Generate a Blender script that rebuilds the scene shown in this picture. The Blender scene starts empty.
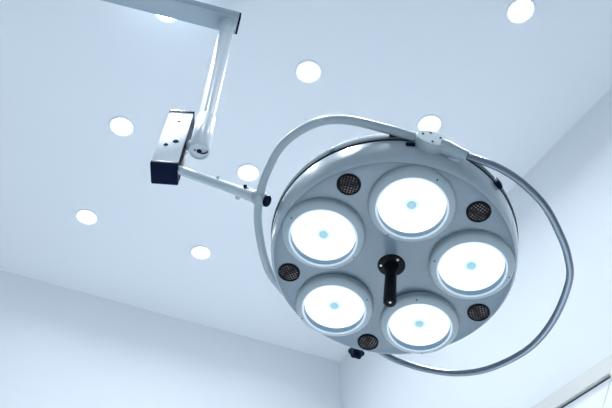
import bpy, bmesh, math
from mathutils import Vector as V, Matrix

PI = math.pi
C = bpy.context.scene.collection
SC = bpy.context.scene

# ------------------------------------------------------------------ materials
def _base(name):
    m = bpy.data.materials.new(name)
    m.use_nodes = True
    nt = m.node_tree
    return m, nt, nt.nodes['Principled BSDF']


def paint(name, col, rough=0.5, metal=0.0, coat=0.0, var=0.03, scale=6.0, bump=0.0, bump_scale=200.0, spec=0.5):
    """Painted / metallic surface with a faint procedural variation."""
    m, nt, b = _base(name)
    tc = nt.nodes.new('ShaderNodeTexCoord')
    nz = nt.nodes.new('ShaderNodeTexNoise')
    nz.inputs['Scale'].default_value = scale
    nt.links.new(tc.outputs['Object'], nz.inputs['Vector'])
    cr = nt.nodes.new('ShaderNodeValToRGB')
    cr.color_ramp.elements[0].position = 0.3
    cr.color_ramp.elements[1].position = 0.7
    cr.color_ramp.elements[0].color = tuple(c * (1 - var) for c in col) + (1,)
    cr.color_ramp.elements[1].color = tuple(min(1, c * (1 + var)) for c in col) + (1,)
    nt.links.new(nz.outputs['Fac'], cr.inputs['Fac'])
    nt.links.new(cr.outputs['Color'], b.inputs['Base Color'])
    b.inputs['Roughness'].default_value = rough
    b.inputs['Metallic'].default_value = metal
    b.inputs['Coat Weight'].default_value = coat
    b.inputs['Coat Roughness'].default_value = 0.08
    b.inputs['Specular IOR Level'].default_value = spec
    if bump > 0:
        n2 = nt.nodes.new('ShaderNodeTexNoise')
        n2.inputs['Scale'].default_value = bump_scale
        nt.links.new(tc.outputs['Object'], n2.inputs['Vector'])
        bp = nt.nodes.new('ShaderNodeBump')
        bp.inputs['Strength'].default_value = bump
        bp.inputs['Distance'].default_value = 0.002
        nt.links.new(n2.outputs['Fac'], bp.inputs['Height'])
        nt.links.new(bp.outputs['Normal'], b.inputs['Normal'])
    return m


def glow(name, col, strength, body=(0.8, 0.85, 0.9)):
    m, nt, b = _base(name)
    b.inputs['Base Color'].default_value = body + (1,)
    b.inputs['Emission Color'].default_value = col + (1,)
    b.inputs['Emission Strength'].default_value = strength
    b.inputs['Roughness'].default_value = 0.4
    return m


def radial_glow(name, col, strength, stops):
    """Lamp lens whose output falls off from its middle to its rim: stops = [(radius, factor)]."""
    m = glow(name, col, strength)
    nt = m.node_tree
    b = nt.nodes['Principled BSDF']
    tc = nt.nodes.new('ShaderNodeTexCoord')
    sx = nt.nodes.new('ShaderNodeSeparateXYZ')
    nt.links.new(tc.outputs['Object'], sx.inputs[0])
    cx = nt.nodes.new('ShaderNodeCombineXYZ')
    nt.links.new(sx.outputs['X'], cx.inputs['X'])
    nt.links.new(sx.outputs['Y'], cx.inputs['Y'])
    ln = nt.nodes.new('ShaderNodeVectorMath')
    ln.operation = 'LENGTH'
    nt.links.new(cx.outputs[0], ln.inputs[0])
    R = stops[-1][0]
    dv = nt.nodes.new('ShaderNodeMath')
    dv.operation = 'DIVIDE'
    dv.inputs[1].default_value = R
    nt.links.new(ln.outputs['Value'], dv.inputs[0])
    cr = nt.nodes.new('ShaderNodeValToRGB')
    cr.color_ramp.interpolation = 'EASE'
    while len(cr.color_ramp.elements) < len(stops):
        cr.color_ramp.elements.new(0.5)
    for e, (q, f) in zip(cr.color_ramp.elements, stops):
        e.position = q / R
        e.color = (f, f, f, 1)
    nt.links.new(dv.outputs[0], cr.inputs['Fac'])
    mu = nt.nodes.new('ShaderNodeMath')
    mu.operation = 'MULTIPLY'
    mu.inputs[1].default_value = strength
    nt.links.new(cr.outputs['Color'], mu.inputs[0])
    nt.links.new(mu.outputs[0], b.inputs['Emission Strength'])
    return m


def frosted_lit(name, strength):
    """Lit reflector behind the glass: uneven, faintly streaked white."""
    m = glow(name, (1, 1, 1), strength)
    nt = m.node_tree
    b = nt.nodes['Principled BSDF']
    b.inputs['Base Color'].default_value = (0.25, 0.28, 0.3, 1)
    tc = nt.nodes.new('ShaderNodeTexCoord')
    mp = nt.nodes.new('ShaderNodeMapping')
    mp.inputs['Scale'].default_value = (26, 11, 11)
    nt.links.new(tc.outputs['Object'], mp.inputs['Vector'])
    nz = nt.nodes.new('ShaderNodeTexNoise')
    nz.inputs['Scale'].default_value = 1.6
    nz.inputs['Detail'].default_value = 3
    nt.links.new(mp.outputs[0], nz.inputs['Vector'])
    cr = nt.nodes.new('ShaderNodeValToRGB')
    cr.color_ramp.elements[0].position = 0.28
    cr.color_ramp.elements[1].position = 0.48
    cr.color_ramp.elements[0].color = (0.66, 0.86, 0.95, 1)
    cr.color_ramp.elements[1].color = (0.97, 1.0, 1.0, 1)
    nt.links.new(nz.outputs['Fac'], cr.inputs['Fac'])
    nt.links.new(cr.outputs['Color'], b.inputs['Emission Color'])
    return m


def clear_glass(name):
    m = bpy.data.materials.new(name)
    m.use_nodes = True
    nt = m.node_tree
    nt.nodes.clear()
    out = nt.nodes.new('ShaderNodeOutputMaterial')
    mix = nt.nodes.new('ShaderNodeMixShader')
    fr = nt.nodes.new('ShaderNodeFresnel')
    fr.inputs['IOR'].default_value = 1.45
    tr = nt.nodes.new('ShaderNodeBsdfTransparent')
    tr.inputs['Color'].default_value = (0.95, 0.985, 1.0, 1)
    gl = nt.nodes.new('ShaderNodeBsdfGlossy')
    gl.inputs['Roughness'].default_value = 0.03
    nt.links.new(fr.outputs['Fac'], mix.inputs['Fac'])
    nt.links.new(tr.outputs['BSDF'], mix.inputs[1])
    nt.links.new(gl.outputs['BSDF'], mix.inputs[2])
    nt.links.new(mix.outputs['Shader'], out.inputs['Surface'])
    return m


def perforated(name):
    """Black grille pierced by a regular grid of small holes."""
    m, nt, b = _base(name)
    tc = nt.nodes.new('ShaderNodeTexCoord')
    vo = nt.nodes.new('ShaderNodeTexVoronoi')
    vo.voronoi_dimensions = '2D'
    vo.inputs['Scale'].default_value = 190.0
    vo.inputs['Randomness'].default_value = 0.12
    nt.links.new(tc.outputs['Object'], vo.inputs['Vector'])
    cr = nt.nodes.new('ShaderNodeValToRGB')
    cr.color_ramp.elements[0].position = 0.20
    cr.color_ramp.elements[1].position = 0.34
    cr.color_ramp.elements[0].color = (0.22, 0.185, 0.17, 1)
    cr.color_ramp.elements[1].color = (0.004, 0.004, 0.006, 1)
    nt.links.new(vo.outputs['Distance'], cr.inputs['Fac'])
    nz = nt.nodes.new('ShaderNodeTexNoise')
    nz.inputs['Scale'].default_value = 45.0
    nt.links.new(tc.outputs['Object'], nz.inputs['Vector'])
    r2 = nt.nodes.new('ShaderNodeValToRGB')
    r2.color_ramp.elements[0].position = 0.38
    r2.color_ramp.elements[1].position = 0.62
    nt.links.new(nz.outputs['Fac'], r2.inputs['Fac'])
    mx = nt.nodes.new('ShaderNodeMix')
    mx.data_type = 'RGBA'
    mx.inputs['A'].default_value = (0.004, 0.004, 0.006, 1)
    nt.links.new(r2.outputs['Color'], mx.inputs['Factor'])
    nt.links.new(cr.outputs['Color'], mx.inputs['B'])
    nt.links.new(mx.outputs['Result'], b.inputs['Base Color'])
    b.inputs['Roughness'].default_value = 0.5
    b.inputs['Specular IOR Level'].default_value = 0.15
    return m


M = {
    'ceiling': paint('ceiling_paint', (0.80, 0.83, 0.86), 0.75, var=0.01, scale=1.2, bump=0.05),
    'wall': paint('wall_paint', (0.80, 0.83, 0.86), 0.7, var=0.01, scale=1.5, bump=0.05),
    'floor': paint('floor_vinyl', (0.74, 0.77, 0.80), 0.35, var=0.04, scale=3.0),
    'casing': paint('casing_paint', (0.66, 0.66, 0.63), 0.5, var=0.01, scale=4),
    'door': paint('door_paint', (0.82, 0.84, 0.86), 0.4, var=0.01, scale=4),
    'white': paint('white_enamel', (0.50, 0.56, 0.605), 0.35, coat=0.15, var=0.01),
    'box': paint('box_enamel', (0.60, 0.655, 0.70), 0.6, var=0.01, spec=0.04),
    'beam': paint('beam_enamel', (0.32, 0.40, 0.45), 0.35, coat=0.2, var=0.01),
    'tube': paint('tube_enamel', (0.35, 0.42, 0.45), 0.4, coat=0.08, spec=0.3, var=0.01),
    'arm': paint('arm_enamel', (0.46, 0.54, 0.58), 0.35, coat=0.25, var=0.01),
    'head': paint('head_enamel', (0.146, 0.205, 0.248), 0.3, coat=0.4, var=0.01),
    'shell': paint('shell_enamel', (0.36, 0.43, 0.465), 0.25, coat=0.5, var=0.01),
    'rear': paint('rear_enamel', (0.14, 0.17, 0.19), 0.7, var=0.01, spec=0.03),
    'bezel': paint('bezel_enamel', (0.34, 0.405, 0.435), 0.3, coat=0.2, var=0.01),
    'chrome': paint('chrome', (0.19, 0.23, 0.27), 0.18, metal=1.0, var=0.02),
    'reflector': paint('reflector_wall', (0.07, 0.17, 0.26), 0.45, metal=0.3, var=0.05),
    'rim': paint('glass_rim', (0.85, 0.92, 0.96), 0.2, coat=0.5, var=0.01),
    'black': paint('black_plastic', (0.004, 0.0045, 0.007), 0.4, var=0.1, spec=0.1),
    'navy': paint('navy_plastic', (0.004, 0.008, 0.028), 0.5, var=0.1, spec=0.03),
    'gasket': paint('rubber_gasket', (0.008, 0.012, 0.02), 0.8, var=0.1, spec=0.0),
    'screw': paint('screw_steel', (0.5, 0.52, 0.55), 0.3, metal=1.0, var=0.05),
    'dark_screw': paint('dark_screw', (0.025, 0.04, 0.07), 0.7, var=0.05, spec=0.0),
    'grille': perforated('vent_grille'),
    'glass': clear_glass('lens_glass'),
    'lit': frosted_lit('lamp_diffuser', 0.92),
    'bulb': glow('lamp_bulb', (0.40, 0.68, 0.78), 0.50, (0.10, 0.20, 0.25)),
    'halo': glow('lamp_halo', (0.66, 0.87, 0.94), 0.72, (0.2, 0.25, 0.28)),
    'down': radial_glow('downlight_lens', (0.95, 0.98, 1.0), 12.0, [(0, 1.0), (0.030, 0.8), (0.037, 0.10), (0.0405, 0.045)]),
    'trim_white': paint('downlight_trim_white', (0.82, 0.86, 0.9), 0.35, var=0.01),
}

# ------------------------------------------------------------------ geometry helpers
def obj(name, bm, mat, parent=None, world=None, smooth=True, angle=35):
    bmesh.ops.recalc_face_normals(bm, faces=bm.faces)
    me = bpy.data.meshes.new(name)
    bm.to_mesh(me)
    bm.free()
    if smooth:
        me.polygons.foreach_set('use_smooth', [True] * len(me.polygons))
        me.set_sharp_from_angle(angle=math.radians(angle))
    me.materials.append(mat)
    o = bpy.data.objects.new(name, me)
    C.objects.link(o)
    place(o, parent, world)
    return o


WORLD = {}


def place(o, parent, world):
    """Give o the wanted world matrix below its parent."""
    world = world or Matrix.Identity(4)
    WORLD[o.name] = world.copy()
    if parent is not None:
        o.parent = parent
        o.matrix_parent_inverse = Matrix.Identity(4)
        o.matrix_basis = WORLD[parent.name].inverted() @ world
    else:
        o.matrix_basis = world


def empty(name, loc):
    o = bpy.data.objects.new(name, None)
    C.objects.link(o)
    o.empty_display_size = 0.1
    place(o, None, Matrix.Translation(loc))
    return o


def tag(o, label=None, cat=None, group=None, kind=None):
    if label: o['label'] = label
    if cat: o['category'] = cat
    if group: o['group'] = group
    if kind: o['kind'] = kind
    return o


def bm_box(bm, lo, hi, bevel=0.0, seg=2):
    r = bmesh.ops.create_cube(bm, size=1.0)
    lo, hi = V(lo), V(hi)
    mid, s = (lo + hi) / 2, hi - lo
    for v in r['verts']:
        v.co = V((v.co.x * s.x, v.co.y * s.y, v.co.z * s.z)) + mid
    if bevel:
        es = list({e for v in r['verts'] for e in v.link_edges})
        bmesh.ops.bevel(bm, geom=es, offset=bevel, segments=seg, profile=0.5, affect='EDGES')
    return bm


def box(lo, hi, bevel=0.0, seg=2):
    return bm_box(bmesh.new(), lo, hi, bevel, seg)


def lathe(profile, n=64, closed=False):
    """Surface of revolution about Z; profile = [(r, z)]; closed joins the last point to the first."""
    bm = bmesh.new()
    rings = []
    for r, z in profile:
        if r < 1e-6:
            rings.append([bm.verts.new((0, 0, z))])
        else:
            rings.append([bm.verts.new((r * math.cos(2 * PI * k / n), r * math.sin(2 * PI * k / n), z)) for k in range(n)])
    pairs = list(zip(rings, rings[1:]))
    if closed:
        pairs.append((rings[-1], rings[0]))
    for a, b in pairs:
        for k in range(n):
            k2 = (k + 1) % n
            if len(a) == 1 and len(b) == 1: continue
            if len(a) == 1: bm.faces.new((a[0], b[k], b[k2]))
            elif len(b) == 1: bm.faces.new((a[k], a[k2], b[0]))
            else: bm.faces.new((a[k], a[k2], b[k2], b[k]))
    return bm


def spline(pts, sub=6):
    """Catmull-Rom through the points."""
    P = [V(p) for p in pts]
    P = [P[0] * 2 - P[1]] + P + [P[-1] * 2 - P[-2]]
    out = []
    for i in range(1, len(P) - 2):
        for k in range(sub):
            t = k / sub
            a, b, c, d = P[i - 1], P[i], P[i + 1], P[i + 2]
            out.append(0.5 * ((2 * b) + (c - a) * t + (2 * a - 5 * b + 4 * c - d) * t * t + (3 * b - a - 3 * c + d) * t ** 3))
    out.append(P[-2])
    return out


def tube(pts, rad, n=16, bm=None):
    """Round tube along a polyline with end caps; rad is a number or one radius per point."""
    bm = bm or bmesh.new()
    P = [V(p) for p in pts]
    R = rad if isinstance(rad, (list, tuple)) else [rad] * len(P)
    t0 = (P[1] - P[0]).normalized()
    u = t0.orthogonal().normalized()
    rings = []
    for i, p in enumerate(P):
        t = (P[min(i + 1, len(P) - 1)] - P[max(i - 1, 0)]).normalized()
        u = (u - t * u.dot(t)).normalized()
        w = t.cross(u)
        rings.append([bm.verts.new(p + (u * math.cos(2 * PI * k / n) + w * math.sin(2 * PI * k / n)) * R[i]) for k in range(n)])
    for a, b in zip(rings, rings[1:]):
        for k in range(n):
            bm.faces.new((a[k], a[(k + 1) % n], b[(k + 1) % n], b[k]))
    bm.faces.new(rings[0][::-1])
    bm.faces.new(rings[-1])
    return bm


def rod(a, b, r, n=20, rb=None, chamfer=0.0):
    """Straight round rod from a to b, optionally tapering to rb, with chamfered ends."""
    a, b = V(a), V(b)
    rb = r if rb is None else rb
    if chamfer:
        d = (b - a).normalized() * chamfer
        return tube([a, a + d, b - d, b], [r - chamfer, r, rb, rb - chamfer], n)
    return tube([a, b], [r, rb], n)


def frame(origin, x, y):
    x = V(x).normalized()
    z = x.cross(V(y)).normalized()
    y = z.cross(x)
    m = Matrix.Identity(4)
    for i, c in enumerate((x, y, z, V(origin))):
        for j in range(3): m[j][i] = c[j]
    return m


def along(a, d):
    """Matrix whose Z runs along d from point a."""
    d = V(d).normalized()
    x = d.orthogonal().normalized()
    return frame(a, x, d.cross(x))


def prism(poly, h):
    bm = bmesh.new()
    lo = [bm.verts.new((x, y, 0)) for x, y in poly]
    hi = [bm.verts.new((x, y, h)) for x, y in poly]
    bm.faces.new(lo[::-1]); bm.faces.new(hi)
    for k in range(len(poly)):
        k2 = (k + 1) % len(poly)
        bm.faces.new((lo[k], lo[k2], hi[k2], hi[k]))
    return bm


# ------------------------------------------------------------------ the room
WX, WY, CZ = 1.585, 2.608, 3.0          # right wall, back wall, ceiling
X0, Y0 = -4.2, -3.4
tag(obj('ceiling', box((X0, Y0, CZ), (WX + 0.12, WY + 0.12, CZ + 0.12)), M['ceiling'], smooth=False), 'smooth pale blue white ceiling dotted with recessed lights', 'ceiling', kind='structure')
tag(obj('wall_back', box((X0, WY, 0), (WX + 0.12, WY + 0.12, CZ)), M['wall'], smooth=False), 'plain pale wall below the ceiling at lower left', 'wall', kind='structure')
tag(obj('wall_right', box((WX, Y0, 0), (WX + 0.12, WY, CZ)), M['wall'], smooth=False), 'plain pale wall behind the right of the lamp', 'wall', kind='structure')
tag(obj('floor', box((X0, Y0, -0.1), (WX + 0.12, WY + 0.12, 0)), M['floor'], smooth=False), 'pale smooth floor below the lamp', 'floor', kind='structure')

# door in the right wall: casing, mitred frame, leaf
DY0, DY1, DZ, CW = 1.048, 2.05, 2.0785, 0.0456
cas = bmesh.new()
P3 = [(DY0, 0), (DY0, DZ), (DY1, DZ), (DY1, 0)]
Q3 = [(DY0 - CW, 0), (DY0 - CW, DZ + CW), (DY1 + CW, DZ + CW), (DY1 + CW, 0)]
pv = [[cas.verts.new((x, y, z)) for y, z in L] for L in (P3, Q3) for x in (WX - 0.022, WX)]
for k in range(3):
    a, b, c, d = pv
    cas.faces.new((a[k], a[k + 1], c[k + 1], c[k]))
    cas.faces.new((b[k], b[k + 1], d[k + 1], d[k]))
    cas.faces.new((a[k], a[k + 1], b[k + 1], b[k]))
    cas.faces.new((c[k], c[k + 1], d[k + 1], d[k]))
for k in (0, 3):
    a, b, c, d = pv
    cas.faces.new((a[k], b[k], d[k], c[k]))
tag(obj('trim_1', cas, M['casing'], smooth=False), 'off white door casing on the right wall at bottom right', 'door casing', kind='structure')
door = tag(obj('door_1', box((WX - 0.004, DY0 + 0.002, 0.005), (WX, DY1 - 0.002, DZ - 0.002)), M['dark_screw'], smooth=False), 'pale door with mitred frame in the right wall', 'door', kind='structure')
FW, G = 0.09, 0.0016
y0, y1, zt = DY0 + 0.006, DY1 - 0.006, DZ - 0.008


def slab(poly, t):            # polygon in the door plane (y, z), t thick, standing off the wall
    return prism([(p[0], p[1]) for p in poly], t)


DM = Matrix(((0, 0, -1, WX - 0.003), (1, 0, 0, 0), (0, 1, 0, 0), (0, 0, 0, 1)))
obj('door_stile', slab([(y0, 0.01), (y0 + FW, 0.01), (y0 + FW, zt - FW - G), (y0, zt - G)], 0.007), M['door'], door, DM, smooth=False)
obj('door_stile', slab([(y1, 0.01), (y1 - FW, 0.01), (y1 - FW, zt - FW - G), (y1, zt - G)], 0.007), M['door'], door, DM, smooth=False)
obj('door_head_rail', slab([(y0 + G, zt), (y0 + FW + G, zt - FW), (y1 - FW - G, zt - FW), (y1 - G, zt)], 0.007), M['door'], door, DM, smooth=False)
obj('door_panel', slab([(y0 + FW + 0.003, 0.01), (y1 - FW - 0.003, 0.01), (y1 - FW - 0.003, zt - FW - 0.003), (y0 + FW + 0.003, zt - FW - 0.003)], 0.004), M['door'], door, DM, smooth=False)

# ------------------------------------------------------------------ recessed ceiling lights (a square grid)
def downlight(x, y, label):
    t = empty('downlight', (x, y, CZ))
    tag(t, label, 'ceiling light', 'recessed ceiling downlights')
    w = Matrix.Translation((x, y, CZ))
    obj('trim_ring', lathe([(0.0405, -0.001), (0.0420, -0.0045), (0.0460, -0.0042), (0.0480, -0.0005), (0.0480, 0.0), (0.0405, 0.0)], 48, True), M['trim_white'], t, w)
    obj('lens', lathe([(0, -0.0035), (0.025, -0.0032), (0.0405, -0.0018), (0.0405, 0.0), (0, 0)], 40), M['down'], t, w)
    for watt, spread in ((DOWN_W, 62), (SPILL_W, 146)):     # the lamp behind the lens: a cone thrown at the floor and a wide spill
        ld = bpy.data.lights.new('downlight_lamp', 'AREA')
        ld.shape = 'DISK'
        ld.size = 0.074
        ld.energy = watt
        ld.color = (0.88, 0.94, 1.0)
        ld.spread = math.radians(spread)
        lo = bpy.data.objects.new('downlight_lamp', ld)
        C.objects.link(lo)
        place(lo, t, Matrix.Translation((x, y, CZ - 0.006)))
    return t


DOWN_W, SPILL_W = 2.25, 1.15
GX = (0.072, 0.583, 1.093)
GY = (0.529, 1.041, 1.560, 2.090)
downlight(GX[2], GY[0], 'glowing round ceiling downlight closest to the top edge, high on the right')
downlight(GX[0], GY[1], 'round ceiling downlight mostly hidden behind the horizontal support beam')
downlight(GX[1], GY[1], 'glowing round ceiling downlight alone above the curved white yoke arm')
downlight(GX[2], GY[1], 'glowing round downlight just above the pivot hub of the lamp head')
downlight(GX[0], GY[2], 'glowing round ceiling downlight to the left of the white spring box')
downlight(GX[1], GY[2], 'glowing round ceiling downlight beside the joint of arm tube and yoke')
downlight(GX[0], GY[3], 'leftmost glowing round ceiling downlight, below the one left of the spring box')
downlight(GX[1], GY[3], 'lowest glowing round ceiling downlight, near the top of the back wall')

downlight(GX[2], GY[2], 'ceiling downlight covered by the lit face of the lamp head')
downlight(GX[2], GY[3], 'ceiling downlight covered by the lower left edge of the lamp head')
downlight(GX[0], GY[0], 'ceiling downlight beyond the top edge, on the near side of the support beam')
downlight(GX[1], GY[0], 'ceiling downlight beyond the top edge, between the support beam and the top right light')

# ------------------------------------------------------------------ the operating lamp
BZ = 2.8752                                         # underside of the support beam
bd = V((0.400, -0.0752, 0)).normalized()            # beam direction, towards its free end
bn = V((-bd.y, bd.x, 0))                            # across the beam
end_mid = V((0.2744, 0.9274, 0))
MOUNT = end_mid - bd * 1.0
lamp = empty('surgical_lamp', (MOUNT.x, MOUNT.y, CZ))
tag(lamp, 'white five bulb surgical lamp hanging from a jointed ceiling arm with round grey head', 'surgical lamp')

# ceiling mount, beam
obj('ceiling_mount', lathe([(0, -0.0005), (0.10, -0.0005), (0.10, -0.018), (0.09, -0.026), (0.045, -0.03), (0.040, -0.04), (0.040, -0.10), (0, -0.10)], 48), M['white'], lamp, Matrix.Translation((MOUNT.x, MOUNT.y, CZ)))
BW, BH = 0.0620, 0.034
bf = frame((end_mid.x, end_mid.y, BZ), bd, bn)
beam = obj('support_beam', box((-1.06, -BW / 2, 0), (0, BW / 2, BH), 0.003), M['beam'], lamp, bf)
obj('end_cap', box((0, -BW / 2 + 0.001, 0.001), (0.006, BW / 2 - 0.001, BH - 0.001), 0.002), M['navy'], beam, bf)

# drop post
PB, PT = V((0.2254, 0.9424, 2.2568)), V((0.2472, 0.9370, 2.8752))
pd = (PB - PT).normalized()
PL = (PB - PT).length
pm = along(PT, pd)
post = obj('drop_post', lathe([(0, 0), (0.0212, 0), (0.0212, PL - 0.1300), (0.0240, PL - 0.1295), (0.0247, PL - 0.1285), (0.0250, PL - 0.0015), (0.0243, PL), (0.0208, PL), (0.0208, PL - 0.003), (0, PL - 0.003)], 40), M['white'], lamp, pm)
obj('post_flange', lathe([(0, -0.001), (0.024, -0.001), (0.024, 0.004), (0.0215, 0.008), (0, 0.008)], 40), M['white'], post, pm)
cm = along(PB - pd * 0.0032, pd)
obj('cable_hole', lathe([(0, 0), (0.006, 0), (0.006, 0.001), (0, 0.001)], 24), M['black'], post, cm)
obj('cable', tube(spline([PB - pd * 0.004, PB + pd * 0.004 + V((0.004, -0.002, 0)), PB + pd * 0.005 + V((0.012, -0.006, 0)), PB + pd * 0.0 + V((0.0185, -0.010, 0))], 5), 0.0022, 10), M['dark_screw'], post)
obj('post_screw', lathe([(0, 0), (0.0022, 0), (0.0022, 0.001), (0, 0.0013)], 12), M['dark_screw'], post, along(PB - pd * 0.003 + V((-0.010, 0.001, 0)), pd))

# spring box beside the post
A = V((0.0867, 0.1618, 0.9830)).normalized()
Wd = V((0.9277, -0.3729, -0.0204)); Wd = (Wd - A * Wd.dot(A)).normalized()
Dp = V((0.3632, 0.9137, -0.1825)); Dp = (Dp - A * Dp.dot(A) - Wd * Dp.dot(Wd)).normalized()
NEAR = V((0.1532, 0.9488, 2.1907))
sm = Matrix.Identity(4)
for i, c in enumerate((Wd, A, Dp if Wd.cross(A).dot(Dp) > 0 else -Dp, NEAR)):
    for j in range(3): sm[j][i] = c[j]
sg = 1 if Wd.cross(A).dot(Dp) > 0 else -1           # sign of the box's depth axis in its own frame
def sbox(lo, hi, bev): 
    lo, hi = list(lo), list(hi)
    if sg < 0: lo[2], hi[2] = -hi[2], -lo[2]
    return box(lo, hi, bev)
HW = 0.0302
sbx = obj('spring_box', sbox((-HW, 0.0, 0), (HW, 0.2616, 0.055), 0.002), M['box'], lamp, sm)
obj('end_cap', sbox((-HW - 0.0006, -0.010, -0.0006), (HW + 0.0006, 0.004, 0.0556), 0.003), M['navy'], sbx, sm)
obj('far_cap', sbox((-HW - 0.0015, 0.2570, -0.0018), (HW + 0.0015, 0.2660, 0.0560), 0.0008), M['navy'], sbx, sm)
fz = V((0, 0, -sg))                                 # out of the box's front face
def on_box(u, v): return sm @ Matrix.Translation((u, v, 0)) @ along((0, 0, 0), fz)
obj('bolt', lathe([(0, 0.0022), (0.0055, 0.002), (0.0075, 0), (0, -0.001)], 20), M['dark_screw'], sbx, on_box(0.010, 0.098))
obj('bolt', lathe([(0, 0.0028), (0.0035, 0.0028), (0.0055, 0), (0, -0.001)], 20), M['dark_screw'], sbx, on_box(-0.010, 0.078))
obj('slot', box((-0.004, -0.0015, 0), (0.004, 0.0015, 0.0008), 0.0003), M['dark_screw'], sbx, on_box(0.002, 0.205))
# bracket that ties box and post
br1 = sm @ V((HW - 0.004, 0.115, sg * 0.030))
axp = PT + pd * (PT.z - br1.z) / -pd.z
obj('bracket_pin', rod(br1, axp, 0.007, 16), M['white'], lamp)
obj('bracket_block', box((-0.010, -0.009, -0.012), (0.012, 0.009, 0.012), 0.002), M['white'], lamp, frame((br1 + axp) / 2, axp - br1, (0, 0, 1)))
obj('side_shade', sbox((HW - 0.0005, 0.004, 0.004), (HW + 0.0015, 0.2596, 0.051), 0.0005), M['navy'], sbx, sm)  # dark strip painting the shade on the box side facing the post
# arm tube from the box down to the yoke
J = V((0.3481, 0.8508, 2.0686))
TS = V((0.1860, 0.9600, 2.1930))
td = (J - TS).normalized()
TL = (J - TS).length
tm = along(TS, td)
arm = obj('arm_tube', tube([TS - td * 0.02, TS, TS + td * (TL * 0.84)], [0.0102, 0.0104, 0.0122], 28), M['arm'], lamp)
obj('joint_collar', lathe([(0, 0), (0.0118, 0), (0.0118, 0.002), (0.0132, 0.0025), (0.0136, 0.004), (0.0136, 0.024), (0, 0.024)], 32), M['arm'], arm, along(TS + td * (TL * 0.84 - 0.001), td))
side = td.cross(V((0, 0, 1))).normalized()
upv = V((-0.319, -0.646, 0.694))                 # the fittings sit on the near upper side of the tube
upv = (upv - td * upv.dot(td)).normalized()
side = td.cross(upv).normalized()
jc = TS + td * (TL * 0.86)
lev = obj('locking_lever', box((-0.015, -0.007, 0.0), (0.013, 0.007, 0.007), 0.002), M['navy'], arm, frame(jc + upv * 0.0125 + td * 0.006, td + upv * -0.12, side))
obj('lever_stud', rod(jc + upv * 0.011 - td * 0.01, jc + upv * 0.0175 - td * 0.012, 0.004, 12), M['navy'], lev)
obj('set_screw', rod(jc - upv * 0.008 - td * 0.022, jc - upv * 0.0185 - td * 0.022, 0.0055, 16, chamfer=0.0015), M['arm'], arm)
obj('nub', rod(TS + td * 0.115 + upv * 0.009, TS + td * 0.115 + upv * 0.0165, 0.004, 12), M['arm'], arm)

# lamp head frame: Z points out of the lit face, Y to the upper pivot
LM = frame((0.5926, 0.7589, 1.8855), (0.9451, -0.2788, -0.1705), (-0.2499, -0.9528, 0.1725))


def head_at(*p): return LM @ Matrix.Translation(p)


LI = LM.inverted()
Jl = LI @ J

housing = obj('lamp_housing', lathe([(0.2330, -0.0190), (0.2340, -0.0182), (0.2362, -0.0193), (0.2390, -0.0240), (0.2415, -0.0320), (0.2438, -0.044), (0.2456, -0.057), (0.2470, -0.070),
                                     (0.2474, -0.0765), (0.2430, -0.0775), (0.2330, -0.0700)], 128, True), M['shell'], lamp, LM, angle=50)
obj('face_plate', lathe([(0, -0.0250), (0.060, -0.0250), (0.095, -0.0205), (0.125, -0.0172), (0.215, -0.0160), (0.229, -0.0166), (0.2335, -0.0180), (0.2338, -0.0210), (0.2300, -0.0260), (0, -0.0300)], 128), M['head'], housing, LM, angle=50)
obj('rear_shell', lathe([(0.2330, -0.0800), (0.2490, -0.0805), (0.2504, -0.086), (0.2496, -0.098), (0.243, -0.118), (0.218, -0.136), (0.17, -0.148), (0.10, -0.156), (0, -0.158)], 128), M['rear'], housing, LM, angle=50)
obj('gasket', lathe([(0.2430, -0.0766), (0.2482, -0.0764), (0.2490, -0.0785), (0.2486, -0.0806), (0.2430, -0.0803)], 128, True), M['gasket'], housing, LM)
def rimpt(deg, r, z): return (r * math.cos(math.radians(deg)), r * math.sin(math.radians(deg)), z)
obj('clip', box((-0.006, -0.009, -0.009), (0.009, 0.009, 0.009), 0.002), M['navy'], housing, LM @ Matrix.Translation(rimpt(54.5, 0.2465, -0.0784)) @ Matrix.Rotation(math.radians(54.5), 4, 'Z'))
obj('latch', box((-0.004, -0.008, -0.004), (0.004, 0.008, 0.004), 0.0015), M['navy'], housing, LM @ Matrix.Translation(rimpt(98.5, 0.2470, -0.064)) @ Matrix.Rotation(math.radians(98.5), 4, 'Z'))
obj('clip', box((-0.004, -0.006, -0.004), (0.004, 0.006, 0.004), 0.0015), M['navy'], housing, LM @ Matrix.Translation(rimpt(106, 0.2490, -0.090)) @ Matrix.Rotation(math.radians(106), 4, 'Z'))
obj('clip', box((-0.004, -0.006, -0.004), (0.004, 0.006, 0.004), 0.0015), M['tube'], housing, LM @ Matrix.Translation(rimpt(133, 0.2500, -0.088)) @ Matrix.Rotation(math.radians(133), 4, 'Z'))

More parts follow.
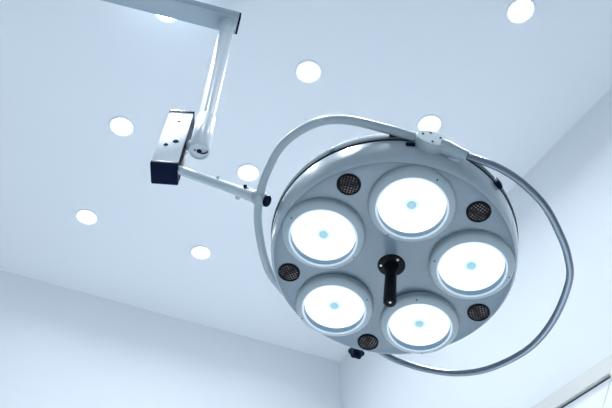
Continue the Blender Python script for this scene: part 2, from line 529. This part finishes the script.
# five bulb cups
def lamp_cup(world):
    cup = obj('lamp_cup', lathe([(0.0640, -0.0005), (0.0655, 0.0006), (0.0680, -0.0002), (0.0730, -0.0024), (0.0770, -0.0048), (0.0790, -0.0072), (0.0799, -0.0105), (0.0802, -0.0190),
                                 (0.0700, -0.0190), (0.0640, -0.0150)], 72, True), M['bezel'], lamp, world, angle=45)
    obj('reflector', lathe([(0.0634, -0.0006), (0.0640, -0.0006), (0.0640, -0.0155), (0.0630, -0.0155), (0.0622, -0.0138)], 72, True), M['reflector'], cup, world)
    obj('glass_rim', lathe([(0.0622, -0.0006), (0.0642, 0.0010), (0.0660, 0.0008), (0.0640, -0.0012)], 72, True), M['rim'], cup, world)
    obj('diffuser', lathe([(0, -0.0138), (0.0628, -0.0136), (0.0628, -0.0152), (0, -0.0156)], 72), M['lit'], cup, world)
    obj('bulb_halo', lathe([(0, -0.0128), (0.0120, -0.0130), (0.0140, -0.0138), (0.0140, -0.0145), (0, -0.0145)], 32), M['halo'], cup, world)  # soft halo around the bulb, painted as a dimmer glowing disc
    obj('bulb', lathe([(0, -0.0080), (0.0040, -0.0086), (0.0078, -0.0108), (0.0092, -0.0135), (0, -0.0140)], 32), M['bulb'], cup, world)
    obj('lens_glass', lathe([(0, 0.0006), (0.030, 0.0004), (0.0626, -0.0006)], 64), M['glass'], cup, world)
    for s in (0, PI):
        obj('screw', lathe([(0, 0.0004), (0.0010, 0.0004), (0.0017, 0), (0.0017, -0.003), (0, -0.003)], 12), M['dark_screw'], cup, world @ Matrix.Translation((0.0725 * math.cos(s), 0.0725 * math.sin(s), -0.0020)))
    return cup


def copy_tree(o, parent, m):
    c = o.copy()
    C.objects.link(c)
    place(c, parent, m @ WORLD[o.name])
    for ch in list(o.children):
        copy_tree(ch, c, m)
    return c


CUP0 = 92.35
cup_spin = {92.35: 70, 164.35: -22, -123.65: 38, -51.65: 112, 20.35: 2}
cups = []
first = None
for deg, spin in cup_spin.items():
    w = head_at(*rimpt(deg, 0.152, 0.0)) @ Matrix.Rotation(math.radians(spin), 4, 'Z')
    if first is None:
        first, fw = lamp_cup(w), w
    else:
        copy_tree(first, lamp, w @ fw.inverted())

# five black vents between the cups
def vent(world):
    v = obj('vent', lathe([(0, 0.0038), (0.010, 0.0034), (0.0185, 0.0026), (0.0195, 0.0016), (0.0195, -0.002), (0, -0.002)], 40), M['grille'], lamp, world, angle=60)
    obj('vent_rim', lathe([(0.0190, 0.0), (0.0192, 0.0030), (0.0206, 0.0036), (0.0222, 0.0024), (0.0225, -0.002), (0.0190, -0.002)], 40, True), M['black'], v, world)
    return v


vf = None
for k in range(5):
    w = head_at(*rimpt(92.35 + 36 + 72 * k, 0.205, -0.0162)) @ Matrix.Rotation(0.7 * k, 4, 'Z')
    if vf is None:
        vf, vw = vent(w), w
    else:
        copy_tree(vf, lamp, w @ vw.inverted())

# centre handle
hb = obj('handle_base', lathe([(0, 0.0048), (0.019, 0.0045), (0.0250, 0.0035), (0.0272, 0.001), (0.0275, -0.002), (0, -0.002)], 48), M['black'], lamp, head_at(0, 0, -0.0250))
for a in (70, 190, 310):
    obj('screw', lathe([(0, 0.0012), (0.0020, 0.0011), (0.0030, 0), (0, -0.0008)], 14), M['screw'], hb, head_at(*rimpt(a, 0.0205, -0.0208)))
obj('handle_grip', lathe([(0, 0.0), (0.0155, 0.0), (0.0138, 0.008), (0.0115, 0.014), (0.0112, 0.030), (0.0120, 0.084), (0.0124, 0.102), (0.0118, 0.108), (0.0085, 0.1115), (0, 0.1120)], 32),
    M['black'], hb, head_at(-0.0005, 0, -0.0212) @ Matrix.Rotation(math.radians(-1.3), 4, 'Y'))
obj('grip_screw', lathe([(0, 0.0010), (0.0018, 0.0008), (0.0024, 0), (0, -0.0005)], 14), M['screw'], hb, head_at(-0.003, 0.003, 0.0906))

# pivots, white yoke arm and chrome guide rail (one tilted ring in two halves)
ym = head_at(-0.0015, 0.0, -0.0760)
yr = ym @ Matrix.Rotation(-PI / 2, 4, 'X')          # Z of the lathe now runs along the head's Y
hub = obj('pivot_hub', lathe([(0, 0.2420), (0.0280, 0.2420), (0.0285, 0.2435), (0.0285, 0.2620), (0.0272, 0.2638), (0, 0.2640)], 40), M['tube'], lamp, yr)
for a in (20, 95, 160, 270):
    obj('screw', lathe([(0, 0.2650), (0.0018, 0.2648), (0.0026, 0.2638), (0, 0.2633)], 12), M['dark_screw'], hub, yr @ Matrix.Translation((0.0175 * math.cos(math.radians(a)), 0.0175 * math.sin(math.radians(a)), 0)))
lr = ym @ Matrix.Rotation(PI / 2, 4, 'X')
hub2 = obj('pivot_hub', lathe([(0, 0.2300), (0.0270, 0.2300), (0.0270, 0.2600), (0.0255, 0.2620), (0, 0.2620)], 40), M['tube'], lamp, lr)
kb = lathe([(0, 0.255), (0.008, 0.255), (0.008, 0.296), (0.0160, 0.2965), (0.0175, 0.2985), (0.0175, 0.3035), (0.0162, 0.3055), (0.007, 0.306), (0.007, 0.309), (0, 0.309)], 36)
for v in kb.verts:                                  # lobed star knob
    rr = math.hypot(v.co.x, v.co.y)
    if rr > 0.015:
        f = 1 + 0.10 * math.cos(6 * math.atan2(v.co.y, v.co.x))
        v.co.x *= f; v.co.y *= f
obj('clamp_knob', kb, M['navy'], hub2, head_at(0.005, 0.0, -0.0760) @ Matrix.Rotation(PI / 2, 4, 'X') @ Matrix.Rotation(math.radians(0), 4, 'Y'), angle=30)

white = [(0.000, 0.2535, -0.0768), (-0.0427, 0.2515, -0.0851), (-0.0819, 0.2499, -0.0934), (-0.1587, 0.2404, -0.1097), (-0.2135, 0.2126, -0.1214), (-0.2631, 0.1501, -0.1319),
         (-0.2850, 0.0728, -0.1366), (-0.2892, 0.0059, -0.1375), (-0.2813, -0.0555, -0.1358), (-0.2536, -0.1340, -0.1299), (-0.2200, -0.1869, -0.1228), (-0.1500, -0.2330, -0.1079),
         (-0.0820, -0.2470, -0.0934), (-0.0430, -0.2500, -0.0851), (0.000, -0.2520, -0.0768)]
obj('yoke_arm', tube(spline(white, 8), 0.0088, 24), M['tube'], lamp, LM)
chrome = [(0.0500, 0.2520, -0.0580), (0.0800, 0.2575, -0.0440), (0.1191, 0.2594, -0.0279), (0.1603, 0.2511, -0.0112), (0.2063, 0.2290, 0.0074), (0.2436, 0.1952, 0.0224), (0.2752, 0.1570, 0.0352),
          (0.2970, 0.1095, 0.0441), (0.3063, 0.0201, 0.0478), (0.2946, -0.0673, 0.0430), (0.2548, -0.1538, 0.0270), (0.2059, -0.2094, 0.0072), (0.1450, -0.2445, -0.0174),
          (0.0850, -0.2614, -0.0417), (0.0400, -0.2600, -0.0600), (0.0200, -0.2560, -0.0690)]
obj('guide_rail', tube(spline(chrome, 8), 0.0066, 24), M['chrome'], lamp, LM)
# tapered white socket that carries the chrome rail on the upper hub
obj('rail_socket', tube([(0.0180, 0.2530, -0.0700), (0.0300, 0.2540, -0.0650), (0.0560, 0.2545, -0.0545), (0.0650, 0.2552, -0.0508)], [0.0150, 0.0145, 0.0110, 0.0104], 24), M['tube'], hub, LM)
obj('stop_plate', box((-0.010, -0.003, -0.006), (0.010, 0.003, 0.006), 0.001), M['white'], hub, head_at(0.045, 0.2420, -0.0560))
# joint where arm tube meets the yoke arm
yj = obj('yoke_joint', tube([Jl + V((0.0003, -0.017, 0)), Jl + V((0, -0.012, 0)), Jl + V((0, 0.012, 0)), Jl + V((0.0003, 0.017, 0))], [0.0095, 0.0128, 0.0128, 0.0095], 24), M['tube'], lamp, LM)
obj('joint_sleeve', rod(J - td * 0.022, J + td * 0.016, 0.0120, 24, chamfer=0.002), M['tube'], yj)
obj('end_knob', rod(J + td * 0.014, J + td * 0.022, 0.0128, 24, chamfer=0.002), M['navy'], yj)

# ------------------------------------------------------------------ added ambient fill, entering where walls are left out
w = bpy.data.worlds.new('World')
SC.world = w
w.use_nodes = True
bg = w.node_tree.nodes['Background']
bg.inputs['Color'].default_value = (0.69, 0.84, 1.0, 1)
bg.inputs['Strength'].default_value = 0.49

# ------------------------------------------------------------------ camera
cam = bpy.data.cameras.new('camera')
cam.sensor_width = 36.0
cam.lens = 37.14
cam.clip_start = 0.02
co = bpy.data.objects.new('camera', cam)
C.objects.link(co)
cr, cu, cb = V((0.8888, -0.4580, -0.0173)), V((-0.3192, -0.6456, 0.6938)), V((-0.3289, -0.6111, -0.7200))
mw = Matrix.Identity(4)
for i, c in enumerate((cr, cu, cb, V((0, 0, 1.1)))):
    for j in range(3): mw[j][i] = c[j]
co.matrix_world = mw
SC.camera = co

vs = SC.view_settings
vs.view_transform = 'Standard'
vs.look = 'None'
vs.gamma = 1.0
vs.use_curve_mapping = False
vs.exposure = 0.44
